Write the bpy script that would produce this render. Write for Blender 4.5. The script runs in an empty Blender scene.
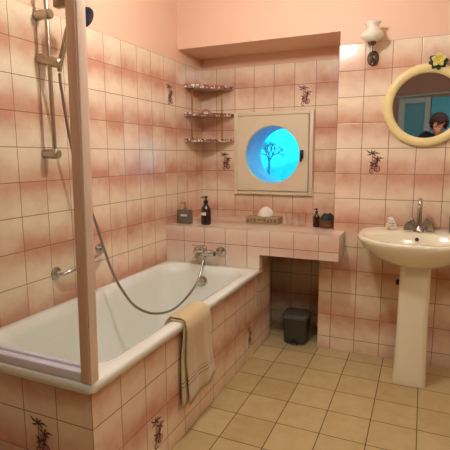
import bpy, bmesh, math, random
from mathutils import Vector, Matrix
random.seed(7)
PI = math.pi
COL = bpy.context.scene.collection
T = 0.15

# ------------------------------------------------------------------ helpers
class M:
    """collects geometry in world (or local) coordinates, links as ONE mesh object"""
    def __init__(s): s.bm = bmesh.new(); s.mi = 0
    def face(s, vs, smooth=False):
        try: f = s.bm.faces.new(vs)
        except ValueError: return None
        f.material_index = s.mi; f.smooth = smooth; return f
    def box(s, x0, x1, y0, y1, z0, z1, bev=0.0):
        t = bmesh.new()
        bmesh.ops.create_cube(t, size=1)
        for v in t.verts:
            v.co = Vector(((x0+x1)/2+v.co.x*(x1-x0), (y0+y1)/2+v.co.y*(y1-y0), (z0+z1)/2+v.co.z*(z1-z0)))
        if bev: bmesh.ops.bevel(t, geom=t.edges[:], offset=bev, segments=3, profile=0.5, affect='EDGES')
        s.merge(t, bev > 0)
    def merge(s, t, smooth=False, mat=None):
        t.verts.index_update(); mp = []
        for v in t.verts: mp.append(s.bm.verts.new(mat @ v.co if mat else v.co))
        for f in t.faces: s.face([mp[v.index] for v in f.verts], smooth)
        t.free()
    def tube(s, pts, r, n=16, caps=True, closed=False):
        pts = [Vector(p) for p in pts]; N = len(pts)
        rs = r if isinstance(r, (list, tuple)) else [r]*N
        rings = []; prev = None
        for i, p in enumerate(pts):
            if closed: d = pts[(i+1) % N]-pts[i-1]
            else: d = pts[min(i+1, N-1)]-pts[max(i-1, 0)]
            d.normalize()
            if prev is None:
                a = Vector((0, 0, 1)) if abs(d.z) < .9 else Vector((1, 0, 0))
                u = d.cross(a).normalized()
            else: u = (prev-d*prev.dot(d)).normalized()
            prev = u; w = d.cross(u)
            rings.append([s.bm.verts.new(p+(u*math.cos(2*PI*k/n)+w*math.sin(2*PI*k/n))*rs[i]) for k in range(n)])
        for i in range(N if closed else N-1):
            a, b = rings[i], rings[(i+1) % N]
            for k in range(n): s.face([a[k], a[(k+1) % n], b[(k+1) % n], b[k]], True)
        if caps and not closed:
            s.face(rings[0][::-1]); s.face(rings[-1])
    def lathe(s, prof, c, axis=(0, 0, 1), n=32, sx=1, sy=1):
        ax = Vector(axis).normalized()
        a = Vector((1, 0, 0)) if abs(ax.x) < .9 else Vector((0, 1, 0))
        u = (a-ax*a.dot(ax)).normalized(); w = ax.cross(u); c = Vector(c); rings = []
        for r, h in prof:
            if r < 1e-6: rings.append([s.bm.verts.new(c+ax*h)])
            else: rings.append([s.bm.verts.new(c+ax*h+(u*math.cos(2*PI*k/n)*sx+w*math.sin(2*PI*k/n)*sy)*r) for k in range(n)])
        for a, b in zip(rings, rings[1:]):
            for k in range(n):
                if len(a) == 1 and len(b) == 1: continue
                if len(a) == 1: s.face([a[0], b[(k+1) % n], b[k]], True)
                elif len(b) == 1: s.face([a[k], a[(k+1) % n], b[0]], True)
                else: s.face([a[k], a[(k+1) % n], b[(k+1) % n], b[k]], True)
    def loft(s, loops, cap0=False, cap1=False, smooth=True):
        R = [[s.bm.verts.new(p) for p in l] for l in loops]; n = len(R[0])
        for a, b in zip(R, R[1:]):
            for k in range(n): s.face([a[k], a[(k+1) % n], b[(k+1) % n], b[k]], smooth)
        if cap0: s.face(R[0][::-1])
        if cap1: s.face(R[-1])
    def poly(s, pts): s.face([s.bm.verts.new(p) for p in pts])
    def build(s, name, mats, parent=None, base=None, fix=True, sharp=35):
        if fix: bmesh.ops.recalc_face_normals(s.bm, faces=s.bm.faces[:])
        me = bpy.data.meshes.new(name)
        off = Vector(base) if base is not None else Vector((0, 0, 0))
        if parent is not None and base is None:
            root = parent if '_abs' in parent or parent.parent is None else parent.parent
            if '_abs' in root: off = Vector(root['_abs'])
        for v in s.bm.verts: v.co -= off
        for e in s.bm.edges:
            if len(e.link_faces) == 2 and e.calc_face_angle(0) > math.radians(sharp): e.smooth = False
        s.bm.to_mesh(me); s.bm.free()
        o = bpy.data.objects.new(name, me); COL.objects.link(o)
        for m in (mats if isinstance(mats, (list, tuple)) else [mats]): me.materials.append(m)
        if parent is not None: o.parent = parent
        else: o.location = off
        return o

def tag(o, label, cat, group=None, kind=None):
    o['label'] = label; o['category'] = cat
    if group: o['group'] = group
    if kind: o['kind'] = kind
    return o
def thing(name, label, cat, loc, rz=0, group=None):
    o = bpy.data.objects.new(name, None); COL.objects.link(o); o.location = loc; o.empty_display_size = .05
    o.rotation_euler.z = rz
    if rz == 0: o['_abs'] = list(loc)
    return tag(o, label, cat, group)
def struct(o, label=None):
    o['kind'] = 'structure'
    if label: o['label'] = label
    return o

def rrect(x0, x1, y0, y1, r, z, n=8):
    out = []
    for cx, cy, a in ((x1-r, y1-r, 0), (x0+r, y1-r, PI/2), (x0+r, y0+r, PI), (x1-r, y0+r, 1.5*PI)):
        for k in range(n+1):
            t = a+PI/2*k/n; out.append((cx+r*math.cos(t), cy+r*math.sin(t), z))
    return out
def bez(ctrl, n=8):
    """Catmull-Rom through points"""
    P = [Vector(p) for p in ctrl]; P = [P[0]*2-P[1]]+P+[P[-1]*2-P[-2]]; out = []
    for i in range(1, len(P)-2):
        for k in range(n):
            t = k/n; a, b, c, d = P[i-1], P[i], P[i+1], P[i+2]
            out.append(.5*((2*b)+(c-a)*t+(2*a-5*b+4*c-d)*t*t+(3*b-a-3*c+d)*t**3))
    out.append(P[-2]); return out

# ------------------------------------------------------------------ materials
def lin(c): return tuple(((v/255)/12.92 if v/255 <= .04045 else ((v/255+.055)/1.055)**2.4) for v in c)+(1,)
def mat(name, rgb, rough=.5, metal=0, noise=0, nscale=20, bump=0, bscale=60, spec=None, coat=0, trans=0, emis=None, estr=0, ior=None, sheen=0):
    m = bpy.data.materials.new(name); m.use_nodes = True; nt = m.node_tree; b = nt.nodes['Principled BSDF']
    b.inputs['Base Color'].default_value = lin(rgb); b.inputs['Roughness'].default_value = rough; b.inputs['Metallic'].default_value = metal
    b.inputs['Coat Weight'].default_value = coat; b.inputs['Transmission Weight'].default_value = trans
    if sheen: b.inputs['Sheen Weight'].default_value = sheen
    if ior: b.inputs['IOR'].default_value = ior
    if spec is not None: b.inputs['Specular IOR Level'].default_value = spec
    if emis: b.inputs['Emission Color'].default_value = lin(emis); b.inputs['Emission Strength'].default_value = estr
    tc = nt.nodes.new('ShaderNodeTexCoord')
    if noise:
        n = nt.nodes.new('ShaderNodeTexNoise'); n.inputs['Scale'].default_value = nscale; n.inputs['Detail'].default_value = 4
        mx = nt.nodes.new('ShaderNodeMix'); mx.data_type = 'RGBA'
        c = lin(rgb); mx.inputs[6].default_value = tuple(v*(1-noise) for v in c[:3])+(1,); mx.inputs[7].default_value = tuple(min(1, v*(1+noise)) for v in c[:3])+(1,)
        nt.links.new(tc.outputs['Object'], n.inputs['Vector']); nt.links.new(n.outputs['Fac'], mx.inputs[0]); nt.links.new(mx.outputs[2], b.inputs['Base Color'])
    if bump:
        n = nt.nodes.new('ShaderNodeTexNoise'); n.inputs['Scale'].default_value = bscale
        bp = nt.nodes.new('ShaderNodeBump'); bp.inputs['Strength'].default_value = bump; bp.inputs['Distance'].default_value = .002
        nt.links.new(tc.outputs['Object'], n.inputs['Vector']); nt.links.new(n.outputs['Fac'], bp.inputs['Height']); nt.links.new(bp.outputs[0], b.inputs['Normal'])
    return m

def tile_mat(name, x0, y0, z0, light, pink, grout, t=T, gw=.0016, rough=.16, banded=True, var=.05, bumpy=.35):
    m = bpy.data.materials.new(name); m.use_nodes = True; nt = m.node_tree; L = nt.links.new; b = nt.nodes['Principled BSDF']
    def node(k, **kw):
        n = nt.nodes.new(k)
        for a, v in kw.items(): setattr(n, a, v)
        return n
    def math_(op, a, c=None, d=None):
        n = node('ShaderNodeMath', operation=op)
        for i, v in enumerate((a, c, d)):
            if v is None: continue
            if isinstance(v, (int, float)): n.inputs[i].default_value = v
            else: L(v, n.inputs[i])
        return n.outputs[0]
    g = node('ShaderNodeNewGeometry'); sp = node('ShaderNodeSeparateXYZ'); L(g.outputs['Position'], sp.inputs[0])
    sn = node('ShaderNodeSeparateXYZ'); L(g.outputs['True Normal'], sn.inputs[0])
    isx = math_('GREATER_THAN', math_('ABSOLUTE', sn.outputs[0]), .6); isz = math_('GREATER_THAN', math_('ABSOLUTE', sn.outputs[2]), .6)
    X = math_('SUBTRACT', sp.outputs[0], x0); Y = math_('SUBTRACT', sp.outputs[1], y0); Z = math_('SUBTRACT', sp.outputs[2], z0)
    def sel(f, a, c): return math_('ADD', math_('MULTIPLY', a, math_('SUBTRACT', 1.0, f)), math_('MULTIPLY', c, f))
    U = math_('DIVIDE', sel(isx, X, Y), t); V = math_('DIVIDE', sel(isz, Z, Y), t)
    fu = math_('FRACT', U); fv = math_('FRACT', V)
    du = math_('MINIMUM', fu, math_('SUBTRACT', 1.0, fu)); dv = math_('MINIMUM', fv, math_('SUBTRACT', 1.0, fv))
    dist = math_('MINIMUM', du, dv)
    gm = node('ShaderNodeMapRange'); L(dist, gm.inputs[0]); gm.inputs[1].default_value = gw/t*.6; gm.inputs[2].default_value = gw/t*1.4
    gm.inputs[3].default_value = 1; gm.inputs[4].default_value = 0; grf = gm.outputs[0]
    cell = node('ShaderNodeCombineXYZ'); L(math_('FLOOR', U), cell.inputs[0]); L(math_('FLOOR', V), cell.inputs[1]); L(math_('MULTIPLY', isx, 7.0), cell.inputs[2])
    wn = node('ShaderNodeTexWhiteNoise', noise_dimensions='3D'); L(cell.outputs[0], wn.inputs['Vector'])
    sc = node('ShaderNodeSeparateColor'); L(wn.outputs['Color'], sc.inputs[0])
    ns = node('ShaderNodeTexNoise'); L(g.outputs['Position'], ns.inputs['Vector']); ns.inputs['Scale'].default_value = 9 if banded else 14; ns.inputs['Detail'].default_value = 5; ns.inputs['Roughness'].default_value = .6
    if banded:
        w = math_('ADD', math_('MULTIPLY', math_('COSINE', math_('MULTIPLY', V, PI)), .5), .5)      # 1 at every second joint
        w = math_('POWER', w, 1.25)
        w = math_('MULTIPLY', w, math_('ADD', math_('MULTIPLY', sc.outputs[0], .45), .62))
        w = math_('ADD', w, math_('MULTIPLY', math_('SUBTRACT', ns.outputs['Fac'], .5), 1.35))
    else:
        w = math_('ADD', math_('MULTIPLY', ns.outputs['Fac'], 1.3), math_('MULTIPLY', math_('SUBTRACT', sc.outputs[0], .9), .5))
    w = math_('MINIMUM', math_('MAXIMUM', w, 0.0), 1.0)
    mx = node('ShaderNodeMix', data_type='RGBA'); L(w, mx.inputs[0]); mx.inputs[6].default_value = lin(light); mx.inputs[7].default_value = lin(pink)
    hv = node('ShaderNodeHueSaturation'); L(mx.outputs[2], hv.inputs['Color'])
    L(math_('ADD', math_('MULTIPLY', sc.outputs[1], var), 1-var/2), hv.inputs['Value'])
    m2 = node('ShaderNodeMix', data_type='RGBA'); L(grf, m2.inputs[0]); L(hv.outputs[0], m2.inputs[6]); m2.inputs[7].default_value = lin(grout)
    L(m2.outputs[2], b.inputs['Base Color'])
    L(math_('ADD', math_('MULTIPLY', grf, .6), rough), b.inputs['Roughness'])
    # per-tile wobble, glaze ripple, sunken joints
    n2 = node('ShaderNodeTexNoise'); L(g.outputs['Position'], n2.inputs['Vector']); n2.inputs['Scale'].default_value = 30; n2.inputs['Detail'].default_value = 2
    tiltu = math_('MULTIPLY', math_('SUBTRACT', fu, .5), math_('SUBTRACT', sc.outputs[2], .5))
    tiltv = math_('MULTIPLY', math_('SUBTRACT', fv, .5), math_('SUBTRACT', sc.outputs[1], .5))
    h = math_('ADD', math_('MULTIPLY', n2.outputs['Fac'], .5), math_('MULTIPLY', math_('ADD', tiltu, tiltv), 2.2))
    edge = node('ShaderNodeMapRange'); L(dist, edge.inputs[0]); edge.inputs[1].default_value = 0; edge.inputs[2].default_value = gw/t*2.6; edge.inputs[3].default_value = -1.4; edge.inputs[4].default_value = 0
    h = math_('ADD', h, edge.outputs[0])
    bp = node('ShaderNodeBump'); bp.inputs['Strength'].default_value = bumpy; bp.inputs['Distance'].default_value = .0015; L(h, bp.inputs['Height']); L(bp.outputs[0], b.inputs['Normal'])
    return m

LT, PK, GR = (238, 215, 185), (206, 149, 121), (136, 92, 66)
m_left = tile_mat('tile_left', 0, -.0449, 1.7355, LT, PK, GR)
m_sink = tile_mat('tile_sink', 1.2365, 0, 1.7355, LT, PK, GR, bumpy=.6)
m_rec = tile_mat('tile_recess', .1245, 0, 1.7355, LT, PK, GR)
m_ledge = tile_mat('tile_ledge', -.0108, -.209, .6855, (232, 214, 190), (222, 180, 158), GR)
m_apron = tile_mat('tile_apron', .659, -1.7657, .2254, LT, PK, GR)
m_floor = tile_mat('floor_tile', 1.2155, -.1153, 0, (204, 184, 134), (178, 152, 100), (84, 60, 38), t=.2025, gw=.002, rough=.3, banded=False, var=.10, bumpy=.2)
m_paint = mat('salmon_paint', (234, 192, 162), .6, noise=.04, nscale=3, bump=.25, bscale=90)
m_white = mat('ceiling_white', (225, 215, 205), .8, noise=.03)
m_lilac = mat('reveal_sky_tint', (244, 206, 252), .5, noise=.3, nscale=14, bump=.8, bscale=40)  # purple-blue skylight on the window reveal, put into its base colour
m_deco = mat('motif_maroon', (88, 38, 34), .3)
m_deco2 = mat('motif_rose', (176, 120, 112), .3)
m_tub = mat('tub_enamel', (232, 234, 222), .12, noise=.02, nscale=4, coat=.5)
m_basin = mat('basin_ceramic', (240, 230, 200), .16, noise=.02, nscale=4, coat=.3)
m_chrome = mat('chrome', (200, 196, 190), .12, 1, noise=.1, nscale=30)
m_satin = mat('satin_nickel', (176, 160, 138), .3, 1, noise=.12, nscale=40)
m_satin2 = mat('worn_chrome', (150, 144, 136), .3, 1, noise=.15, nscale=50)
m_post = mat('screen_post_metal', (222, 192, 164), .3, .4, noise=.08, nscale=8)
m_alu = mat('alu_rail', (226, 222, 234), .3, .1, noise=.03)
m_dark = mat('dark_metal', (40, 36, 34), .4, .3, noise=.1)
m_black = mat('black_plastic', (24, 22, 22), .35, noise=.1)
m_blue = mat('spray_face', (30, 36, 54), .25, .2, noise=.2)
m_cream = mat('cream_frame', (226, 210, 178), .45, noise=.04, nscale=9, bump=.15)
m_mframe = mat('mirror_frame', (234, 212, 148), .38, noise=.04, nscale=12, bump=.1)
m_mirror = mat('mirror_silver', (236, 238, 240), .01, 1, noise=.01)
m_brass = mat('old_brass', (190, 148, 88), .35, .8, noise=.15)
m_towel = mat('towel_terry', (212, 188, 138), .95, noise=.12, nscale=160, bump=1, bscale=420, sheen=.4)
m_bin = mat('bin_plastic', (62, 60, 50), .4, noise=.08)
m_bin2 = mat('bin_lid', (80, 80, 70), .28, noise=.08)
m_grey = mat('grey_glaze', (104, 96, 84), .35, noise=.1, nscale=30)
m_label = mat('paper_label', (222, 214, 200), .6, noise=.05)
m_ink = mat('label_ink', (70, 60, 56), .7)
m_amber = mat('amber_dark', (42, 22, 16), .12, noise=.15, coat=.5)
m_tissue = mat('tissue_paper', (240, 232, 214), .85, noise=.04, bump=.3)
m_kraft = mat('tissue_box_card', (164, 140, 98), .6, noise=.18, nscale=60)
m_kraft2 = mat('tissue_box_print', (116, 96, 66), .6, noise=.2, nscale=60)
m_wood = mat('bowl_wood', (112, 66, 36), .5, noise=.25, nscale=40)
m_green = mat('dark_green_cloth', (34, 58, 46), .7, noise=.2, nscale=40)
m_teal = mat('tumbler_teal', (44, 84, 92), .3, noise=.1)
m_milk = mat('lamp_milk_glass', (226, 218, 196), .25, noise=.05, coat=.4)
m_yel = mat('petal_yellow', (214, 196, 84), .6, noise=.1)
m_pet = mat('petal_white', (226, 220, 140), .6, noise=.06)
m_leaf = mat('leaf_dark', (44, 58, 28), .6, noise=.2)
m_shelf = mat('shelf_top', (206, 176, 156), .3, noise=.1)
m_hose = mat('hose_metal', (150, 142, 130), .28, .9, noise=.15, nscale=80)
m_tealdoor = mat('teal_door_paint', (40, 160, 180), .45, noise=.06)
m_tealdoor2 = mat('teal_panel_paint', (30, 122, 140), .45, noise=.06)
m_greytrim = mat('grey_green_trim', (150, 168, 160), .5, noise=.05)
m_brownwall = mat('taupe_wall', (150, 116, 96), .7, noise=.05)
m_skin = mat('skin', (206, 150, 122), .5, noise=.05)
m_hair = mat('hair_brown', (50, 34, 26), .95, noise=.3, nscale=60, bump=.6)
m_jacket = mat('black_jacket', (26, 26, 32), .8, noise=.2)
m_trous = mat('dark_trousers', (38, 40, 52), .85, noise=.2)
m_shoe = mat('shoe_leather', (36, 28, 24), .5)
m_lip = mat('lip', (164, 88, 80), .5)
m_eye = mat('eye_dark', (30, 22, 18), .2)
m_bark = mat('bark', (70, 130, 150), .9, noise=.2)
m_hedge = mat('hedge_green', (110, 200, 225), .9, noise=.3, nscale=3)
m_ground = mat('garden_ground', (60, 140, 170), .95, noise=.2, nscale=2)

def thin_glass(name, tint, refl=.035, rough=.0):
    m = bpy.data.materials.new(name); m.use_nodes = True; nt = m.node_tree; nt.nodes.clear()
    o = nt.nodes.new('ShaderNodeOutputMaterial'); t = nt.nodes.new('ShaderNodeBsdfTransparent'); g = nt.nodes.new('ShaderNodeBsdfGlossy'); mx = nt.nodes.new('ShaderNodeMixShader')
    lw = nt.nodes.new('ShaderNodeLayerWeight'); lw.inputs[0].default_value = .5
    pw = nt.nodes.new('ShaderNodeMath'); pw.operation = 'POWER'; pw.inputs[1].default_value = 4; nt.links.new(lw.outputs['Facing'], pw.inputs[0])
    f = nt.nodes.new('ShaderNodeMapRange'); nt.links.new(pw.outputs[0], f.inputs[0]); f.inputs[3].default_value = refl; f.inputs[4].default_value = .8
    t.inputs[0].default_value = lin(tint); g.inputs['Roughness'].default_value = rough; g.inputs[0].default_value = (1, 1, 1, 1)
    nt.links.new(f.outputs[0], mx.inputs[0]); nt.links.new(t.outputs[0], mx.inputs[1]); nt.links.new(g.outputs[0], mx.inputs[2]); nt.links.new(mx.outputs[0], o.inputs[0])
    return m
m_screen = thin_glass('screen_glass', (246, 248, 246))
m_pane = thin_glass('window_glass', (225, 240, 248), rough=.03)
m_tumbler = thin_glass('drinking_glass', (252, 250, 248), .09)

# patterned shelf edge: floral mosaic of brown / cream
def floral():
    m = mat('shelf_edge_floral', (150, 92, 76), .35); nt = m.node_tree; b = nt.nodes['Principled BSDF']
    tc = nt.nodes.new('ShaderNodeTexCoord'); v = nt.nodes.new('ShaderNodeTexVoronoi'); v.inputs['Scale'].default_value = 95
    cr = nt.nodes.new('ShaderNodeValToRGB'); cr.color_ramp.interpolation = 'CONSTANT'
    cr.color_ramp.elements[0].color = lin((130, 78, 62)); cr.color_ramp.elements[1].position = .4; cr.color_ramp.elements[1].color = lin((236, 222, 200))
    e = cr.color_ramp.elements.new(.68); e.color = lin((176, 112, 88)); e = cr.color_ramp.elements.new(.85); e.color = lin((104, 70, 48))
    sc = nt.nodes.new('ShaderNodeSeparateColor')
    nt.links.new(tc.outputs['Object'], v.inputs['Vector']); nt.links.new(v.outputs['Color'], sc.inputs[0]); nt.links.new(sc.outputs[0], cr.inputs[0]); nt.links.new(cr.outputs[0], b.inputs['Base Color'])
    return m
m_floral = floral()

# terry bands on towel
def towel_bands():
    nt = m_towel.node_tree; b = nt.nodes['Principled BSDF']; src = b.inputs['Base Color'].links[0].from_socket
    g = nt.nodes.new('ShaderNodeNewGeometry'); sp = nt.nodes.new('ShaderNodeSeparateXYZ'); nt.links.new(g.outputs['Position'], sp.inputs[0])
    w = nt.nodes.new('ShaderNodeMath'); w.operation = 'PINGPONG'; w.inputs[1].default_value = .009; nt.links.new(sp.outputs[2], w.inputs[0])
    l = nt.nodes.new('ShaderNodeMath'); l.operation = 'LESS_THAN'; l.inputs[1].default_value = .003; nt.links.new(w.outputs[0], l.inputs[0])
    a = nt.nodes.new('ShaderNodeMath'); a.operation = 'COMPARE'; a.inputs[1].default_value = .262; a.inputs[2].default_value = .026; nt.links.new(sp.outputs[2], a.inputs[0])
    p = nt.nodes.new('ShaderNodeMath'); p.operation = 'MULTIPLY'; nt.links.new(l.outputs[0], p.inputs[0]); nt.links.new(a.outputs[0], p.inputs[1])
    mx = nt.nodes.new('ShaderNodeMix'); mx.data_type = 'RGBA'; nt.links.new(p.outputs[0], mx.inputs[0]); nt.links.new(src, mx.inputs[6]); mx.inputs[7].default_value = lin((150, 124, 80)); nt.links.new(mx.outputs[2], b.inputs['Base Color'])
towel_bands()

# ------------------------------------------------------------------ palm motif on a tile (surface pattern in the wall's own mesh)
def motif(m, o, u, v, n, i1, i2, s=1.3):
    o, u, v, n = Vector(o), Vector(u), Vector(v), Vector(n)
    def P(a, b, k=0): return o+u*a*s+v*b*s+n*(.0008+k*.0004)
    def leaf(a, b, ang, ln, w, k=0):
        ca, sa = math.cos(ang), math.sin(ang); ca2, sa2 = math.cos(ang-.35), math.sin(ang-.35)
        mid = (a+ca*ln*.5, b+sa*ln*.5); tip = (mid[0]+ca2*ln*.55, mid[1]+sa2*ln*.55)
        m.poly([P(a-sa*w*.3, b+ca*w*.3, k), P(mid[0]-sa*w, mid[1]+ca*w, k), P(*tip, k), P(mid[0]+sa*w, mid[1]-ca*w, k), P(a+sa*w*.3, b-ca*w*.3, k)][::-1])
    def ring(a, b, r, w, k, a0=0, a1=2*PI):
        N = 10
        for i in range(N):
            t0 = a0+(a1-a0)*i/N; t1 = a0+(a1-a0)*(i+1)/N
            m.poly([P(a+r*math.cos(t0), b+r*math.sin(t0), k), P(a+r*math.cos(t1), b+r*math.sin(t1), k), P(a+(r-w)*math.cos(t1), b+(r-w)*math.sin(t1), k), P(a+(r-w)*math.cos(t0), b+(r-w)*math.sin(t0), k)])
    m.mi = i2
    for (a, b, r) in ((.004, -.002, .011), (-.010, -.022, .010), (.008, -.034, .012)):
        m.poly([P(a+r*math.cos(q*PI/5), b+r*math.sin(q*PI/5)) for q in range(10)])
    m.mi = i1
    for ang, ln in ((2.75, .034), (3.6, .026), (1.9, .018), (.9, .020), (.15, .036), (-.5, .022)): leaf(-.010, .034, ang, ln, .0032, 1)
    for ang, ln in ((.25, .032), (-.5, .024), (-1.2, .024), (2.7, .022), (1.2, .016)): leaf(.010, .010, ang, ln, .0034, 1)
    for ang, ln in ((2.9, .026), (3.8, .022), (.4, .018), (-.7, .022)): leaf(.000, -.012, ang, ln, .0032, 2)
    m.poly([P(-.0112, .034, 1), P(-.0088, .034, 1), P(-.0068, -.050, 1), P(-.0100, -.050, 1)])
    m.poly([P(.0085, .010, 1), P(.0110, .010, 1), P(.0035, -.046, 1), P(.0008, -.046, 1)])
    ring(.012, -.034, .015, .0035, 2, -2.2, 2.4); ring(-.008, -.044, .013, .0035, 2, .4, 5.2); ring(.004, -.018, .009, .003, 2)
    m.mi = 0

# ------------------------------------------------------------------ room shell
ZC, XR, YB, YN = 2.5, 2.75, .355, -4.3
ZT, ZS = 1.8855, 1.965            # tile top, recess soffit
m = M(); m.box(-.1, XR+.1, YN-.1, YB+.32, -.1, 0); struct(m.build('floor', m_floor), 'beige square ceramic floor tiles with dark brown joints')
m = M(); m.box(-.1, XR+.1, YN-.1, YB+.32, ZC, ZC+.1); struct(m.build('ceiling', m_white))
m = M(); m.box(-.1, 0, YN, YB+.3, 0, ZT); m.mi = 1; m.box(-.1, -.004, YN, YB+.3, ZT, ZC); m.mi = 0
motif(m, (0, -.1199, 1.657), (0, 1, 0), (0, 0, 1), (1, 0, 0), 2, 3)
motif(m, (0, -1.62, .86), (0, 1, 0), (0, 0, 1), (1, 0, 0), 2, 3)
struct(m.build('wall_left', [m_left, m_paint, m_deco, m_deco2], fix=False), 'pink banded glazed wall tiles with salmon paint above')

HX, HZ, HR = .5735, 1.253, .205
m = M()
m.box(0, .2735, YB, YB+.32, 0, ZT); m.box(.8735, 1.4, YB, YB+.32, 0, ZT); m.box(.2735, .8735, YB, YB+.32, 0, .953); m.box(.2735, .8735, YB, YB+.32, 1.553, ZT)
m.mi = 1; m.box(-.004, 1.4, YB+.004, YB+.32, ZT, ZS+.1); m.mi = 0
def square_pt(t, h=.3):
    c, s = math.cos(t), math.sin(t); k = h/max(abs(c), abs(s)); return c*k, s*k
N = 64
for y, fl in ((YB, 0), (YB+.32, 1)):
    for k in range(N):
        t0, t1 = 2*PI*k/N, 2*PI*(k+1)/N; a, b = square_pt(t0), square_pt(t1)
        q = [(HX+a[0], y, HZ+a[1]), (HX+b[0], y, HZ+b[1]), (HX+HR*math.cos(t1), y, HZ+HR*math.sin(t1)), (HX+HR*math.cos(t0), y, HZ+HR*math.sin(t0))]
        m.poly(q if fl else q[::-1])
m.mi = 2
for k in range(N):
    t0, t1 = 2*PI*k/N, 2*PI*(k+1)/N
    q = [m.bm.verts.new((HX+HR*math.cos(t), y, HZ+HR*math.sin(t))) for t, y in ((t0, YB), (t1, YB), (t1, YB+.32), (t0, YB+.32))]
    m.face(q, True)
m.mi = 0
motif(m, (.7995, YB, 1.662), (1, 0, 0), (0, 0, 1), (0, -1, 0), 3, 4)
motif(m, (.1995, YB, 1.212), (1, 0, 0), (0, 0, 1), (0, -1, 0), 3, 4)
struct(m.build('wall_back', [m_rec, m_paint, m_lilac, m_deco, m_deco2], fix=False), 'recessed pink tiled wall around the porthole window')

m = M()
m.box(1.0865, XR, 0, YB, .0, ZT); m.box(1.005, 1.0865, 0, YB, 0, .633)
m.mi = 1; m.box(1.0905, XR, .004, YB, ZT, ZC); m.box(-.004, 1.0905, .004, YB+.2, ZS, ZC); m.mi = 0
motif(m, (1.3115, 0, 1.212), (1, 0, 0), (0, 0, 1), (0, -1, 0), 2, 3)
struct(m.build('wall_front', [m_sink, m_paint, m_deco, m_deco2], fix=False), 'pink tiled wall behind the washbasin with salmon bulkhead above')
m = M(); m.box(XR, XR+.1, YN, YB, 0, ZT); m.mi = 1; m.box(XR+.004, XR+.1, YN, YB, ZT, ZC); struct(m.build('wall_right', [m_left, m_paint]))
m = M(); m.box(-.1, XR+.1, YN-.1, YN, 0, ZC); struct(m.build('wall_near', m_brownwall))

# doors seen in the mirror, on the near wall
d = struct(bpy.data.objects.new('door_1', None)); COL.objects.link(d); d.location = (1.415, YN, 0); d['_abs'] = [1.415, YN, 0]
m = M()
for a in ((1.20, 1.285, 0, 2.05), (1.545, 1.62, 0, 2.05), (1.285, 1.545, 1.975, 2.05)): m.box(a[0], a[1], YN+.002, YN+.05, a[2], a[3], .006)
m.build('door_frame', m_greytrim, d)
m = M(); m.box(1.286, 1.544, YN+.002, YN+.03, .01, 1.974); lf = m.build('door_leaf', m_tealdoor2, d)
m = M(); m.tube([(1.52, YN+.03, 1.0), (1.52, YN+.07, 1.0), (1.47, YN+.07, 1.0)], .008); m.build('door_handle', m_satin, lf)
d = struct(bpy.data.objects.new('door_2', None)); COL.objects.link(d); d.location = (2.05, YN, 0); d['_abs'] = [2.05, YN, 0]
m = M(); m.box(1.63, 2.5, YN+.002, YN+.035, .01, 2.045, .004); lf = m.build('door_leaf', m_tealdoor, d)
m = M(); m.tube([(1.70, YN+.03, 1.0), (1.70, YN+.075, 1.0), (1.78, YN+.075, 1.0)], .008); m.build('door_handle', m_satin, lf)
m = M(); m.tube([(-.0, YN+.02, 2.10), (.9, YN+.02, 2.09), (1.25, YN+.02, 2.07), (1.7, YN+.02, 2.10), (2.75, YN+.02, 2.12)], .014); struct(m.build('trim_1', m_greytrim))

# ------------------------------------------------------------------ tiled ledge and bath surround
m = M(); m.box(0.001, 1.0855, -.209, .354, .633, .784); m.box(1.0855, 1.158, -.209, -.001, .633, .784); m.box(.001, .672, -.209, -.15, .512, .633)
tag(m.build('tiled_ledge', m_ledge, base=(.55, 0, .3)), 'long pink tiled ledge below the porthole window, behind the bath', 'ledge')
m = M(); m.box(.61, .659, -1.7657, -.2095, .001, .508); m.box(.001, .61, -1.7657, -1.715, .001, .508)
m.box(.61, .659, -.2095, .055, .001, .2995); m.box(.61, .659, -.149, .055, .2995, .6325)
motif(m, (.434, -1.7657, .297), (1, 0, 0), (0, 0, 1), (0, -1, 0), 1, 2)
for yy in (-1.3907, -.3407): motif(m, (.659, yy, .150), (0, 1, 0), (0, 0, 1), (1, 0, 0), 1, 2)
tag(m.build('bath_surround', [m_apron, m_deco, m_deco2], base=(.33, -.9, 0), fix=False), 'pink tiled panel enclosing the bath with maroon palm motifs', 'bath panel')

# ------------------------------------------------------------------ bathtub
TX0, TX1, TY0, TY1 = .002, .682, -1.79, -.2105
tub = thing('bathtub', 'white enamel bathtub set into pink tiled surround along the left wall', 'bathtub', (.34, -1.0, .51))
m = M(); L = [rrect(.012, TX1-.012, TY0+.012, TY1-.004, .02, .5095), rrect(TX0, TX1, TY0, TY1, .028, .512), rrect(TX0, TX1, TY0, TY1, .028, .534), rrect(TX0+.003, TX1-.003, TY0+.003, TY1-.002, .028, .541), rrect(TX0+.012, TX1-.012, TY0+.012, TY1-.008, .026, .545)]
I0 = (.055, .622, -1.69, -.285); 
L += [rrect(I0[0]-.012, I0[1]+.012, I0[2]-.012, I0[3]+.012, .13, .545), rrect(*I0, .13, .541)]
I1 = (.14, .54, -1.36, -.44)
for k in range(1, 9):
    t = k/8; e = t**1.15; ey = t**.9
    z = .533-(.533-.19)*t
    w = .18*(1-math.cos(t*PI/2)) + .82*t*.55
    L.append(rrect(I0[0]+(I1[0]-I0[0])*w+.008, I0[1]+(I1[1]-I0[1])*w-.008, I0[2]+(I1[2]-I0[2])*t**1.3*.85+.008, I0[3]+(I1[3]-I0[3])*w-.008, .13+.02*t, z))
L += [rrect(.125, .555, -1.37, -.42, .15, .165), rrect(.15, .53, -1.34, -.45, .15, .15), rrect(.2, .48, -1.25, -.52, .13, .146)]
m.loft(L, cap1=True); m.build('basin_shell', m_tub, tub, sharp=80)
m = M(); OV = (.325, -.318, .455); ax = Vector((0, -1, .22)).normalized()
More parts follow.
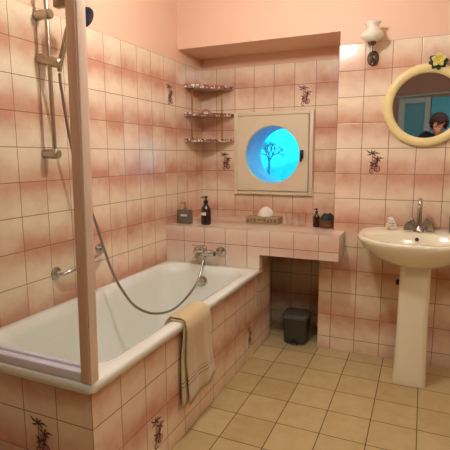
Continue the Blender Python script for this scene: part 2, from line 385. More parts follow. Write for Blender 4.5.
m.lathe([(0, .014), (.012, .014), (.016, .010), (.024, .010), (.030, .008), (.034, .002), (.035, -.012), (0, -.012)], OV, ax); m.build('overflow_cover', m_chrome, tub)
m = M(); m.lathe([(0, .006), (.022, .006), (.030, .002), (.032, 0), (0, 0)], (.34, -.62, .148)); m.build('drain', m_chrome, tub)

# ------------------------------------------------------------------ shower screen
sc = thing('shower_screen', 'clear glass shower screen with tall metal post at the near end of bath', 'shower screen', (.35, -1.77, .546))
m = M(); m.box(.012, .650, -1.777, -1.769, .575, 2.05); m.build('glass_pane', m_screen, sc)
def lean(m):
    for v in m.bm.verts: v.co.x += .017*(v.co.z-.546)/1.1
    return m
m = M(); m.box(.640, .674, -1.787, -1.757, .5465, 2.08, .003); po_ = lean(m).build('post', m_post, sc)
m = M(); m.box(.674, .681, -1.785, -1.750, .5465, 2.08, .002); lean(m).build('post_edge_strip', mat('strip_chrome', (232, 214, 192), .3, .3, noise=.05), po_)
m = M(); m.box(.004, .640, -1.783, -1.757, .5455, .576, .004); m.box(.004, .640, -1.758, -1.722, .5455, .554, .003); m.build('bottom_rail', m_alu, sc)
m = M(); m.box(.004, .64, -1.722, -1.708, .5455, .563, .003); m.build('seal_strip', m_alu, sc)
m = M(); m.box(.002, .012, -1.79, -1.755, .5462, 2.08); m.build('wall_profile', m_alu, sc)
m = M(); m.box(.612, .659, -1.784, -1.761, 1.655, 1.72, .003); m.build('glass_clamp', m_satin, sc)

# ------------------------------------------------------------------ shower rail, hand shower, grab bar
BX, BY = .062, -1.245
r = thing('shower_rail', 'vertical satin metal shower rail with brackets on left tiled wall', 'shower rail', (0, BY, 1.2))
m = M(); m.tube([(BX, BY, 1.235), (BX, BY, 2.0)], .0095); m.build('pole', m_satin, r)
for z in (1.257, 1.850):
    m = M(); m.tube([(0.001, BY, z), (.004, BY, z), (.082, BY, z), (.086, BY, z)], [.019, .021, .021, .017], n=20); m.build('bracket', m_satin, r)
m = M(); m.tube([(.008, BY-.004, 1.672), (.012, BY-.003, 1.671), (.105, BY+.016, 1.645), (.110, BY+.017, 1.644)], [.018, .022, .022, .017], n=20); m.build('slider', m_satin, r)
hs = thing('hand_shower', 'chrome hand shower with dark spray head and long metal hose', 'hand shower', (.1, -1.2, 1.62))
h0, h1 = Vector((.096, -1.224, 1.612)), Vector((.155, -1.190, 1.828))
m = M(); m.tube([h0, Vector((.098, -1.222, 1.64)), Vector((.113, -1.207, 1.72)), Vector((.132, -1.198, 1.79)), h1], [.009, .0115, .012, .013, .014], n=16); m.build('handle', m_satin, hs)
m = M(); ha = Vector((.75, .1, -.45)).normalized(); hc = Vector((.203, -1.168, 1.843))
m.lathe([(0, -.014), (.02, -.014), (.040, -.004), (.044, .004), (.042, .012)], hc, ha); sh_ = m.build('spray_head', m_dark, hs)
m = M(); m.lathe([(0, .0135), (.036, .0135), (.0415, .011), (.0415, .006), (0, .006)], hc, ha); m.build('spray_face', m_blue, sh_)
import math as _m
CAM = dict(cx=1.5829, cy=-2.8034, cz=1.2421, yaw=.4155, pitch=-.1515, roll=-.0042, f=448.4)
# route of the hose, in metres
HP = [(.096, -1.224, 1.606), (.088, -1.21, 1.541), (.082, -1.16, 1.289), (.086, -1.1, 1.085), (.10, -1.045, .93), (.115, -1.00, .770), (.135, -.97, .652), (.168, -.94, .554), (.225, -.91, .462), (.285, -.83, .403), (.309, -.67, .375), (.320, -.51, .408), (.322, -.37, .474), (.319, -.29, .573), (.319, -.283, .585)]
m = M(); m.tube(bez(HP, 8), .0068, n=10); m.build('hose', m_hose, hs)
g = thing('grab_bar', 'short bent chrome grab bar on left tiled wall above the bath', 'grab bar', (0, -1.05, .72))
GA, GB = (0.002, -1.222, .692), (0.002, -.905, .755)
for p in (GA, GB):
    m = M(); m.lathe([(0, .006), (.022, .006), (.030, .003), (.032, -.001), (0, -.001)], p, (1, 0, 0)); m.build('flange', m_chrome, g)
m = M(); a, b = Vector(GA), Vector(GB); dv = (b-a)
m.tube(bez([a, a+Vector((.035, .01, 0)), a+dv*.2+Vector((.055, 0, 0)), a+dv*.5+Vector((.06, 0, 0)), a+dv*.8+Vector((.055, 0, 0)), b+Vector((.035, -.01, 0)), b], 6), .0105); m.build('bar', m_chrome, g)

# ------------------------------------------------------------------ bath mixer tap (on ledge front)
tp = thing('bath_tap', 'chrome bath mixer tap on the tiled ledge front above the bath', 'tap', (.33, -.25, .62))
YF = -.2095; TZ = .632
m = M(); m.tube([(.255, -.285, TZ), (.262, -.285, TZ), (.375, -.285, TZ), (.395, -.285, TZ)], [.020, .023, .023, .017], n=20); m.tube([(.325, -.283, TZ+.002), (.325, -.283, .592)], [.021, .013], n=16); m.build('body', m_chrome, tp)
for x in (.265, .410):
    m = M(); m.lathe([(0, .012), (.020, .012), (.034, .007), (.037, 0), (0, 0)], (x, YF, TZ-.002), (0, -1, 0)); m.tube([(x, YF-.008, TZ), (x, YF-.05, TZ), (x-(.012 if x > .3 else -.012), YF-.07, TZ)], .014); m.build('wall_connector', m_chrome, tp)
m = M(); m.lathe([(0, .032), (.014, .032), (.019, .026), (.021, 0), (0, 0)], (.325, -.285, TZ+.012)); cc_ = m.build('cartridge_cap', m_chrome, tp)
m = M(); m.tube([(.325, -.287, TZ+.046), (.322, -.31, TZ+.050), (.30, -.37, TZ+.044)], [.010, .008, .006], n=12); m.box(.24, .332, -.297, -.277, TZ+.040, TZ+.047, .002); m.build('lever', m_chrome, cc_)
m = M(); m.tube([(.29, -.29, TZ-.008), (.29, -.33, TZ-.012), (.29, -.355, TZ-.026)], [.013, .012, .011], n=14); m.build('spout', m_chrome, tp)

# ------------------------------------------------------------------ towel over the bath edge
def towel_sheet(m, prof, ya0, ya1, yb0, yb1, amp, ph, th=.009, nv=22):
    # prof: list of (x,z,normalx,normalz), drop parameter 0..1 ; both faces, closed
    n = len(prof); F = []
    for side in (1, -1):
        G = []
        for i, (x, z, nx, nz, dr) in enumerate(prof):
            row = []
            for j in range(nv+1):
                s = j/nv; y = (ya0+(ya1-ya0)*s)*(1-dr)+(yb0+(yb1-yb0)*s)*dr
                wv = amp*dr*(math.sin(s*9+ph)+.5*math.sin(s*17+ph*2))+amp*dr*.8
                ed = math.sin(PI*min(max(s, .0), 1))**.25 if 0 < s < 1 else .25
                t = th*ed*.5*side
                zz = z-.010*dr*math.sin(s*3+ph)
                row.append(m.bm.verts.new((x+nx*(t+th*.5+abs(nx)*wv*1.0), y, zz+nz*(t+th*.5))))
            G.append(row)
        F.append(G)
        for i in range(n-1):
            for j in range(nv): m.face([G[i][j], G[i+1][j], G[i+1][j+1], G[i][j+1]], True)
    A, B = F
    for i in range(n-1):
        for j in (0, nv): m.face([A[i][j], A[i+1][j], B[i+1][j], B[i][j]], True)
    for i in (0, n-1):
        for j in range(nv): m.face([A[i][j], A[i][j+1], B[i][j+1], B[i][j]], True)
m = M()
def prof(zin, zout, o=0):
    P = [(.600, zin, -1, 0, .0), (.606, (zin+.54)/2, -1, 0, .0), (.614, .532, -.9, .4, 0), (.624, .5455, -.4, .9, 0), (.648, .5465, 0, 1, 0), (.670, .5465, .1, 1, 0), (.6815, .541, .7, .7, 0), (.684, .52, 1, 0, .04)]
    for k in range(1, 13): P.append((.684-.018*min(1, k/5), .52-(.52-zout)*k/12, 1, 0, .04+.96*k/12))
    return [(x+(o*nx), z+(o*nz), nx, nz, d) for x, z, nx, nz, d in P]
towel_sheet(m, prof(.52, .165), -1.215, -1.03, -1.225, -1.09, .006, .4)
towel_sheet(m, prof(.49, .165, .0105), -1.210, -.985, -1.180, -.895, .007, 1.6, th=.012)
tag(m.build('bath_towel', m_towel, base=(.66, -1.1, .55), sharp=180), 'beige terry towel draped over the rim of the bath', 'towel')

# ------------------------------------------------------------------ corner shelf
cs = thing('corner_shelf', 'three-tier corner shelf with floral edges and brass rods in the recess', 'shelf', (.09, .26, 1.35))
for z in (1.735, 1.541, 1.358):
    R1, R2 = .280, .262; pts = []
    for k in range(17):
        t = -PI/2+PI/2*k/16; rr = 1-.16*math.sin(2*(t+PI/2))**1.2 if 0 < k < 16 else 1
        pts.append((.0015+R2*math.cos(t)*rr, .3535+R1*math.sin(t)*rr))
    loop = [(.0015, .3535)]+pts
    m = M(); m.loft([[(x, y, z-.010) for x, y in loop], [(x, y, z+.006) for x, y in loop]], True, True, smooth=False); s_ = m.build('shelf_board', m_shelf, cs)
    m = M(); a = [(x+.0, y, z-.011) for x, y in pts]; b = [(x+.0, y, z+.012) for x, y in pts]
    o1 = [(x+.004*math.cos(-PI/4), y+.004*math.sin(-PI/4), zz) for x, y, zz in a]; o2 = [(x+.004*math.cos(-PI/4), y+.004*math.sin(-PI/4), zz) for x, y, zz in b]
    va, vb, vc, vd = [[m.bm.verts.new(p) for p in q] for q in (a, b, o2, o1)]
    for k in range(16):
        for q in ((va, vb), (vb, vc), (vc, vd), (vd, va)): m.face([q[0][k], q[0][k+1], q[1][k+1], q[1][k]])
    m.face([va[0], vb[0], vc[0], vd[0]]); m.face([va[-1], vb[-1], vc[-1], vd[-1]])
    m.build('floral_edge', m_floral, s_)
for x, y in ((.028, .145), (.185, .318)):
    m = M(); m.tube([(x, y, 1.352), (x, y, 1.45), (x, y, 1.735)], .0055, n=10)
    for z in (1.37, 1.52, 1.56, 1.715): m.lathe([(.0055, -.006), (.0085, 0), (.0055, .006)], (x, y, z), n=10)
    m.build('rod', m_brass, cs)
m = M(); pts = [(.085+.030*math.cos(t)*.8, .255+.030*math.cos(t)*.6, 1.5562+.028*math.sin(t)) for t in [PI*k/12 for k in range(13)]]
m.tube(pts, .0075, n=12); tag(m.build('soap_ring', mat('soap_pink', (196, 140, 118), .5, noise=.1), base=(.085, .255, 1.556)), 'small pinkish arched ring standing on the middle corner shelf', 'ornament')

# ------------------------------------------------------------------ window (porthole in square frame)
w = bpy.data.objects.new('window_1', None); COL.objects.link(w); w.location = (HX, YB, HZ); w['_abs'] = [HX, YB, HZ]; struct(w, 'square cream window with round porthole pane')
def ring_panel(m, x0, x1, z0, z1, y0, y1, R, bev=0):
    cx, cz = HX, HZ; N = 96; A = []
    def sq(t):
        c, s = math.cos(t), math.sin(t)
        kx = ((x1-cx) if c > 0 else (cx-x0))/max(abs(c), 1e-6); kz = ((z1-cz) if s > 0 else (cz-z0))/max(abs(s), 1e-6); k = min(kx, kz); return cx+c*k, cz+s*k
    ts = sorted([2*PI*k/N for k in range(N)]+[math.atan2(zz-cz, xx-cx) % (2*PI) for xx in (x0, x1) for zz in (z0, z1)])
    O = [sq(t) for t in ts]; I = [(cx+R*math.cos(t), cz+R*math.sin(t)) for t in ts]
    I2 = [(cx+(R-bev)*math.cos(t), cz+(R-bev)*math.sin(t)) for t in ts]
    rings = [[(x, y1, z) for x, z in O], [(x, y0+.004, z) for x, z in O], [(cx+(x-cx)*.988, y0, cz+(z-cz)*.988) for x, z in O], [(x, y0, z) for x, z in I], [(x, y0+.008, z) for x, z in I2], [(x, y1, z) for x, z in I2], [(x, y1, z) for x, z in O]]
    m.loft(rings, smooth=False)
m = M()
for a in ((.277, .3045, .964, 1.560), (.8425, .870, .964, 1.560), (.3045, .8425, .964, .990), (.3045, .8425, 1.534, 1.560)): m.box(a[0], a[1], YB-.026, YB-.0005, a[2], a[3], .004)
m.build('window_frame', m_cream, w)
m = M(); ring_panel(m, .307, .840, .993, 1.531, YB-.036, YB-.0005, .208, .006); sash = m.build('window_sash', m_cream, w)
m = M(); m.lathe([(0, .0), (.2025, .0), (.2025, .006), (0, .006)], (HX, YB-.02, HZ), (0, 1, 0), n=64); m.build('glass_pane', m_pane, sash)
for z in (1.40, 1.10):
    m = M(); m.tube([(.3035, YB-.036, z-.035), (.3035, YB-.036, z+.035)], .007, n=12); m.build('hinge', m_cream, sash)
m = M(); m.box(.785, .808, YB-.052, YB-.036, 1.225, 1.285, .004); m.tube([(.797, YB-.05, 1.262), (.797, YB-.068, 1.262), (.797, YB-.074, 1.205)], [.009, .009, .007], n=12); m.build('handle', m_dark, sash)
# outside: ground, hedge, bare tree
m = M(); m.box(-12, 8, .9, 22, -.3, -.2); struct(m.build('garden_ground', m_ground), 'open ground outside the porthole window')
m = M(); t = bmesh.new(); bmesh.ops.create_grid(t, x_segments=60, y_segments=8, size=1); random.seed(3)
for x0 in [(-6+.35*k) for k in range(30)]:
    q = bmesh.new(); bmesh.ops.create_icosphere(q, subdivisions=2, radius=.42+.12*random.random())
    for v in q.verts: v.co += Vector((random.uniform(-.05, .05), random.uniform(-.05, .05), random.uniform(-.06, .06)))
    m.merge(q, False, Matrix.Translation((x0, 7.5+.2*random.random(), .42+.10*random.random())) @ Matrix.Diagonal((1, 1, 1.3, 1)))
t.free()
tag(m.build('hedge', m_hedge, base=(-.8, 7.5, -.2)), 'low bluish hedge seen outside through the porthole window', 'hedge')
m = M(); random.seed(5)
def branch(p, d, ln, r, lvl):
    q = p+d*ln; m.tube([p, p.lerp(q, .5)+Vector((random.uniform(-.06, .06), 0, 0))*ln, q], [r, r*.88, r*.75], n=6)
    if lvl == 0: return
    for a_ in (-.65, .0, .62):
        ang = math.atan2(d.x, d.z)+a_+random.uniform(-.22, .22); nd = Vector((math.sin(ang), random.uniform(-.3, .3), math.cos(ang))).normalized(); branch(q, nd, ln*random.uniform(.66, .86), r*.66, lvl-1)
branch(Vector((-1.06, 5.2, -.2)), Vector((.0, 0, 1)), 1.20, .03, 0); branch(Vector((-1.06, 5.2, .98)), Vector((.05, 0, 1)), .17, .022, 4)
tag(m.build('bare_tree', m_bark, base=(-1.0, 5.2, -.2)), 'bare branching tree seen outside through the porthole window', 'tree')

# ------------------------------------------------------------------ things on the ledge
ZL = .7845
b = thing('square_dispenser', 'square grey soap dispenser with chrome pump at left end of ledge', 'dispenser', (.085, -.10, ZL))
m = M(); bx, by = .088, -.10; m.box(bx-.053, bx+.051, by-.021, by+.021, ZL, ZL+.099, .006); m.build('flask', m_grey, b)
m = M(); m.lathe([(.012, 0), (.012, .014), (.005, .016), (.005, .040), (.009, .041), (.009, .050), (0, .050)], (bx, by, ZL+.0985)); m.tube([(bx, by, ZL+.144), (bx-.026, by-.008, ZL+.144), (bx-.03, by-.009, ZL+.136)], .004, n=10); m.build('pump', m_chrome, b)
m = M(); m.box(bx-.024, bx+.026, by-.0222, by-.0205, ZL+.053, ZL+.066); m.build('label', m_label, b)
def pump_bottle(name, label, x, y, s, grp=None, lab=True):
    b = thing(name, label, 'bottle', (x, y, ZL), group=grp)
    m = M(); m.lathe([(0, 0), (.027*s, 0), (.030*s, .004*s), (.030*s, .088*s), (.026*s, .102*s), (.015*s, .118*s), (.011*s, .122*s), (.011*s, .132*s), (0, .132*s)], (x, y, ZL)); m.build('flask', m_amber, b)
    m = M(); m.lathe([(.0135*s, .0), (.0135*s, .014*s), (.006*s, .016*s), (.005*s, .028*s), (.011*s, .029*s), (.010*s, .040*s), (0, .041*s)], (x, y, ZL+.130*s)); m.tube([(x, y, ZL+.165*s), (x-.022*s, y-.02*s, ZL+.163*s)], .004*s, n=8); m.build('pump', m_black, b)
    if lab:
        m = M(); P = []
        for zz in (.058*s, .076*s):
            P.append([(x+.0306*s*math.cos(t), y+.0306*s*math.sin(t), ZL+zz) for t in [(-PI/2-.5-.75)+1.7*k/12 for k in range(13)]])
        va, vb = [[m.bm.verts.new(p) for p in q] for q in P]
        for k in range(12): m.face([va[k], va[k+1], vb[k+1], vb[k]], True)
        m.build('label', m_label, b)
    return b
pump_bottle('pump_bottle', 'dark brown pump bottle with white label beside the grey square dispenser', .243, -.085, 1.14)
pump_bottle('pump_bottle', 'small dark amber pump bottle near the right end of ledge', .960, .085, .72, lab=False)
b = thing('tissue_box', 'low brown patterned tissue box with a white tissue sticking out, below window', 'tissue box', (.590, .14, ZL))
c, s = .585, .135
m = M(); m.box(c-.118, c+.118, s-.055, s+.055, ZL, ZL+.046, .003); bx_ = m.build('box', m_kraft, b)
m = M()
for k in range(9): 
    if k in (3, 4): continue
    m.box(c-.105+.024*k, c-.092+.024*k, s-.0562, s-.0545, ZL+.010+.004*(k % 2), ZL+.030+.004*(k % 3))
m.box(c-.03, c+.018, s-.0562, s-.0545, ZL+.024, ZL+.032); m.build('printed_pattern', m_kraft2, bx_)
m = M(); loops = []
for k in range(7):
    t = k/6; rx = .050*(1-t)**.6+.012*t+.010*math.sin(t*PI); ry = .022*(1-t)+.004
    loops.append([(c+.0+.012*t+rx*math.cos(a)*(1+.18*math.sin(3*a+t*3)), s+ry*math.sin(a)*(1+.3*math.cos(4*a)), ZL+.047+.062*t+.006*math.sin(5*a)*t) for a in [2*PI*q/28 for q in range(28)]])
m.loft(loops, cap1=True); m.build('tissue', m_tissue, b)
def tumbler(x, y, label):
    m = M(); m.lathe([(0, 0), (.024, 0), (.026, .003), (.033, .088), (.0315, .088), (.0245, .006), (0, .006)], (x, y, ZL), n=32)
    tag(m.build('water_glass', m_tumbler, base=(x, y, ZL)), label, 'glass', 'drinking glasses on the ledge')
tumbler(.775, .115, 'clear drinking glass nearer the tissue box')
tumbler(.870, .075, 'clear drinking glass nearer the small amber bottle')
b = thing('wooden_bowl', 'small brown wooden bowl holding dark green cloth at right end of ledge', 'bowl', (1.035, .09, ZL))
m = M(); m.lathe([(0, 0), (.042, 0), (.048, .004), (.052, .02), (.050, .024), (.053, .028), (.054, .052), (.050, .052), (.046, .012), (0, .010)], (1.028, .09, ZL)); m.build('bowl', m_wood, b)
m = M(); m.lathe([(0.044, .03), (.047, .058), (.036, .078), (.02, .088), (0, .09)], (1.030, .09, ZL), n=24)
for v in m.bm.verts: v.co.z += .10*max(0, v.co.x-1.02)+.004*math.sin(v.co.x*200)+.004*math.sin(v.co.y*170)
m.build('green_cloth', m_green, b)

# ------------------------------------------------------------------ wash basin
BXC = 1.575
wb = thing('washbasin', 'cream ceramic pedestal washbasin against the pink tiled wall', 'washbasin', (BXC, -.2, 0))
def bas(kx, front, z, back=-.002, n=64, p=2.3, pb=5.0):
    # D-shaped plan: flattened ellipse forward, squarer towards the wall
    out = []; yc = -.17
    for k in range(n):
        a = 2*PI*k/n; c, s = math.cos(a), math.sin(a)
        if s <= 0: e = 2/p; x = kx*abs(c)**e*(1 if c >= 0 else -1); y = yc-(abs(s)**e)*(-front+yc)
        else: e = 2/pb; x = kx*abs(c)**e*(1 if c >= 0 else -1); x *= (1-.14*abs(s)**1.2); y = yc+(abs(s)**e)*(back-yc)
        out.append((BXC+x, y, z))
    return out
m = M()
L = [bas(.085, -.30, .655, -.06), bas(.12, -.335, .662, -.04), bas(.185, -.370, .680, -.02), bas(.25, -.405, .708), bas(.292, -.430, .745), bas(.311, -.444, .775), bas(.316, -.448, .790), bas(.314, -.446, .799), bas(.304, -.438, .803), bas(.292, -.428, .801)]
m.loft(L, cap0=True)
def inn(kx, f, bk, z):
    return [(BXC+kx*math.cos(a), (f+bk)/2+(bk-f)/2*math.sin(a), z) for a in [2*PI*k/64 for k in range(64)]]
m.loft([bas(.292, -.428, .801), inn(.270, -.405, -.115, .799), inn(.262, -.400, -.122, .792), inn(.235, -.375, -.140, .745), inn(.18, -.335, -.165, .690), inn(.10, -.29, -.20, .662), inn(.03, -.26, -.23, .655)], cap1=True)
for v in m.bm.verts:
    if v.co.z > .64: v.co.z += .020*(v.co.y+.448)/.448*min(1, (v.co.z-.64)/.1)
m.build('bowl', m_basin, wb, sharp=80)
m = M(); m.lathe([(0, .003), (.018, .003), (.022, 0), (0, 0)], (BXC, -.245, .656)); m.build('drain', m_chrome, wb)
m = M(); m.lathe([(0, -.001), (.0085, -.001), (.0105, .002), (.0105, -.004), (0, -.004)], (BXC-.006, -.1345, .782), Vector((0, -1, .38)).normalized(), n=20); m.build('overflow_hole', m_black, wb)
m = M(); PL = []
for z, hw, yf, yb_ in ((.0, .086, -.312, -.14), (.01, .087, -.314, -.14), (.05, .085, -.311, -.14), (.2, .081, -.302, -.14), (.4, .078, -.295, -.14), (.6, .078, -.292, -.14), (.675, .079, -.292, -.14)):
    PL.append(rrect(BXC-hw-.003, BXC+hw-.003, yf, yb_, .035, z))
m.loft(PL, True, True); m.build('pedestal', m_basin, wb, sharp=60)
m = M(); m.tube([(BXC, -.05, .001+.34), (BXC, -.13, .34)], .02); m.build('waste_pipe', m_dark, wb)
m = M(); m.tube([(1.478, -.001, .50), (1.478, -.035, .50)], .012); m.lathe([(0, .02), (.010, .02), (.012, 0), (0, 0)], (1.478, -.035, .495), (0, -.6, .8)); tag(m.build('stop_valve', m_dark, base=(1.478, -.001, .5)), 'small dark stop valve on tiles just left of basin pedestal', 'valve')

tp = thing('basin_tap', 'chrome basin tap with tall swan neck spout and two splayed handles', 'tap', (BXC, -.07, .8195))
ZB = .8185
m = M(); m.lathe([(0, .032), (.014, .032), (.022, .020), (.028, .008), (.030, 0), (0, 0)], (BXC, -.07, ZB)); m.build('base', m_chrome, tp)
m = M(); sp_ = bez([(BXC, -.07, ZB+.025), (BXC, -.07, ZB+.10), (BXC, -.076, ZB+.150), (BXC, -.10, ZB+.180), (BXC+.0, -.132, ZB+.175), (BXC, -.145, ZB+.142)], 6)
m.tube(sp_, [.0145-.004*k/len(sp_) for k in range(len(sp_))], n=14); m.lathe([(.0, -.007), (.012, -.007), (.014, 0), (.012, .007), (0, .007)], (BXC, -.0725, ZB+.12)); m.build('spout', m_chrome, tp)
for sx in (-1, 1):
    m = M(); a = Vector((BXC+sx*.010, -.075, ZB+.012)); e = Vector((BXC+sx*.026, -.085, ZB+.022))
    m.tube([a, e], [.012, .013], n=14)
    for k in range(5):                                   # splayed fluted grip
        q = math.radians(4+15*k); dr = Vector((sx*math.cos(q), -.30, math.sin(q))).normalized()
        m.tube([a+dr*.012, a+dr*.040, a+dr*.070, a+dr*.074], [.007, .0095, .0105, .006], n=10)
    m.lathe([(.010, 0), (.015, .008), (.012, .018), (0, .020)], e, Vector((sx*.8, -.5, .5)).normalized(), n=16)
    m.build('handle', m_satin2, tp)

b = thing('soap_sachet', 'small tilted white printed sachet with tied top on left of basin', 'sachet', (1.432, -.075, ZB))
m = M(); R = Matrix.Translation((1.432, -.075, ZB+.034)) @ Matrix.Rotation(-.35, 4, 'Y') @ Matrix.Rotation(.25, 4, 'Z')
t = bmesh.new(); bmesh.ops.create_cube(t, size=1)
for v in t.verts: v.co = Vector((v.co.x*.038, v.co.y*.020, v.co.z*.052))
bmesh.ops.bevel(t, geom=t.edges[:], offset=.002, segments=2, affect='EDGES'); m.merge(t, False, R); m.build('packet', m_label, b)
m = M()
for (a, c2, ww, hh) in ((-.006, .008, .010, .003), (.004, .002, .008, .006), (-.004, -.008, .014, .003), (.005, -.013, .004, .004)):
    t = bmesh.new(); bmesh.ops.create_cube(t, size=1)
    for v in t.verts: v.co = Vector((a*1.2+v.co.x*ww*1.2, -.0103+v.co.y*.001, c2+v.co.z*hh))
    m.merge(t, False, R)
m.build('printed_marks', m_ink, b)
m = M(); m.box(1.400, 1.413, -.088, -.062, ZB, ZB+.036, .002); m.build('side_flap', m_mframe, b)
m = M(); top = R @ Vector((0, 0, .026))
for k in range(5):
    a = PI*k/4; m.tube([top, top+Vector((math.cos(a)*.012, 0, .008+.006*math.sin(a))), top+Vector((math.cos(a)*.018, 0, .006+.014*math.sin(a)))], [.0025, .003, .0015], n=8)
m.build('tied_top', m_tissue, b)
m = M(); m.lathe([(0, 0), (.034, 0), (.036, .003), (.040, .095), (.038, .095), (.033, .006), (0, .006)], (1.765, -.085, ZB), n=32)
tag(m.build('tooth_mug', m_teal, base=(1.765, -.085, ZB)), 'dark teal tooth mug on right side of basin at photo edge', 'mug')

# ------------------------------------------------------------------ wall lamp
m_pewter = mat('pewter', (120, 110, 100), .25, 1, noise=.25, nscale=60)
lp = thing('wall_lamp', 'unlit wall lamp with milk glass shade on antique metal bracket', 'lamp', (1.279, 0, 1.80))
LX = 1.279; LY = -.08
m = M(); m.lathe([(0, .018), (.010, .017), (.022, .012), (.032, .004), (.033, 0), (0, 0)], (LX, -.001, 1.795), (0, -1, 0), sx=1, sy=1.3)
m.build('back_plate', m_pewter, lp)
m = M(); m.tube(bez([(LX, -.012, 1.795), (LX, -.045, 1.775), (LX, LY, 1.800), (LX, LY, 1.852)], 6), .006, n=12); m.lathe([(0, -.03), (.004, -.024), (.006, -.012), (.003, 0)], (LX, -.012, 1.775), n=12); m.build('arm', m_pewter, lp)
m = M(); m.lathe([(0, 0), (.008, 0), (.020, .008), (.024, .020), (.022, .022), (0, .020)], (LX, LY, 1.848)); m.build('shade_holder', m_pewter, lp)
m = M(); pr = [(.022, 0), (.044, .008), (.057, .022), (.061, .036), (.055, .050), (.042, .060), (.035, .068), (.033, .080), (.037, .092), (.046, .103)]
m.lathe(pr+[(r_-.003, h_) for r_, h_ in pr[::-1]], (LX, LY, 1.866))
m.build('glass_shade', m_milk, lp, sharp=180)
m = M(); m.lathe([(0, 0), (.008, .004), (.012, .03), (.010, .05), (0, .058)], (LX, LY, 1.868), n=12); m.build('bulb', m_label, lp)

# ------------------------------------------------------------------ round mirror and flower
MC = (1.575, 1.517)
mr = thing('round_mirror', 'round wall mirror with wide pale yellow frame above the basin', 'mirror', (MC[0], 0, MC[1]))
m = M(); R = .228; rp = [(.176, .001), (.176, .010), (.179, .018), (.188, .024), (.205, .027), (.219, .024), (.227, .014), (.228, .001)]
m.lathe(rp+[rp[0]], (MC[0], 0, MC[1]), (0, -1, 0), n=96); m.build('frame', m_mframe, mr, sharp=60)
m = M(); m.lathe([(0, .004), (.1765, .004), (.1765, .008), (0, .008)], (MC[0], 0, MC[1]), (0, -1, 0), n=96); m.build('mirror_glass', m_mirror, mr, sharp=20)
FC = Vector((1.622, -.033, 1.752))
fl = thing('silk_flower', 'yellow and white artificial flower with dark leaves on top of mirror frame', 'flower', FC)
def petal(m, c, ang, tilt, ln, wd):
    rows = []
    for i in range(7):
        t = i/6; w_ = wd*math.sin(PI*min(1, t*.92+.08))**.7; r0 = ln*t
        row = []
        for s_ in (-1, -.5, 0, .5, 1):
            p = Vector((r0, s_*w_, math.sin(t*1.6)*ln*tilt-.15*w_*(1-s_*s_)))
            row.append(m.bm.verts.new(c+Vector((p.x*math.cos(ang)-p.y*math.sin(ang), -p.z, p.x*math.sin(ang)+p.y*math.cos(ang)))))
        rows.append(row)
    for a, b_ in zip(rows, rows[1:]):
        for k in range(4): m.face([a[k], a[k+1], b_[k+1], b_[k]], True)
def solid(o, th):
    md = o.modifiers.new('thickness', 'SOLIDIFY'); md.thickness = th; md.offset = 0; return o
m = M()
for k in range(5): petal(m, FC, 2*PI*k/5+.3, .35, .038, .015)
solid(m.build('petals', m_pet, fl, sharp=180), .0012)
m = M()
for k in range(5): petal(m, FC+Vector((0, -.004, 0)), 2*PI*k/5+.9, .5, .027, .011)
solid(m.build('inner_petals', m_yel, fl, sharp=180), .0012)
m = M(); m.lathe([(0, .012), (.005, .008), (.007, 0), (0, -.002)], FC+Vector((0, -.004, 0)), (0, -1, 0), n=12); m.build('flower_centre', m_yel, fl)
m = M()
for ang in (-2.9, -2.2, -1.5, -.8, -.1, 2.7): petal(m, FC+Vector((0, .006, -.002)), ang, .05, .052, .017)
solid(m.build('leaves', m_leaf, fl, sharp=180), .0012)

# ------------------------------------------------------------------ pedal bin
bn = thing('pedal_bin', 'small dark olive pedal bin standing in the niche under the ledge', 'bin', (.87, .05, 0))
bx, by = .853, .045
def rr(hw, hd, r, z, dy=0): return rrect(bx-hw, bx+hw, by-hd+dy, by+hd+dy, r, z)
m = M(); m.loft([rr(.066, .062, .02, .001), rr(.072, .068, .025, .006), rr(.078, .076, .03, .10), rr(.083, .082, .034, .178)], True, True); m.build('body', m_bin, bn)
m = M(); m.loft([rr(.086, .085, .036, .178), rr(.089, .088, .038, .181), rr(.089, .088, .038, .194), rr(.083, .082, .036, .203), rr(.050, .050, .03, .207)], True, True); m.build('lid', m_bin2, bn)
m = M(); pts = [(bx-.03, by-.0695, .001)]+[(bx+.030*math.cos(t), by-.0705-.0005, .004+.038*math.sin(t)) for t in [PI-PI*k/10 for k in range(11)]]+[(bx+.03, by-.0695, .001)]
m.loft([[(x, y-.007, z) for x, y, z in pts], [(x, y+.003, z) for x, y, z in pts]], True, True, smooth=False); m.build('pedal_recess', m_black, bn)
m = M(); m.box(bx-.022, bx+.022, by-.092, by-.070, .006, .014, .003); m.build('pedal', m_bin2, bn)

# ------------------------------------------------------------------ pendant lamp
PLX, PLY, PLZ = .92, -1.15, 2.16
pd = thing('pendant_lamp', 'lit round globe pendant lamp hanging from the ceiling above the bathroom', 'lamp', (PLX, PLY, ZC))
m = M(); m.lathe([(0, -.02), (.03, -.02), (.045, 0), (0, 0)], (PLX, PLY, ZC-.001)); m.build('ceiling_rose', m_label, pd)
m = M(); m.tube([(PLX, PLY, ZC-.02), (PLX, PLY, PLZ+.09)], .003, n=8); m.build('cord', m_label, pd)
m = M(); m.lathe([(0, .035), (.018, .035), (.022, 0), (0, 0)], (PLX, PLY, PLZ+.055)); m.build('socket', m_label, pd)
m = M(); m.lathe([(0, -.06)]+[(.06*math.sin(t), -.06*math.cos(t)) for t in [PI*k/16 for k in range(1, 16)]]+[(0, .06)], (PLX, PLY, PLZ))
m_glow = mat('glowing_globe', (255, 240, 220), .4, emis=(250, 249, 249), estr=235); m.build('globe', m_glow, pd)

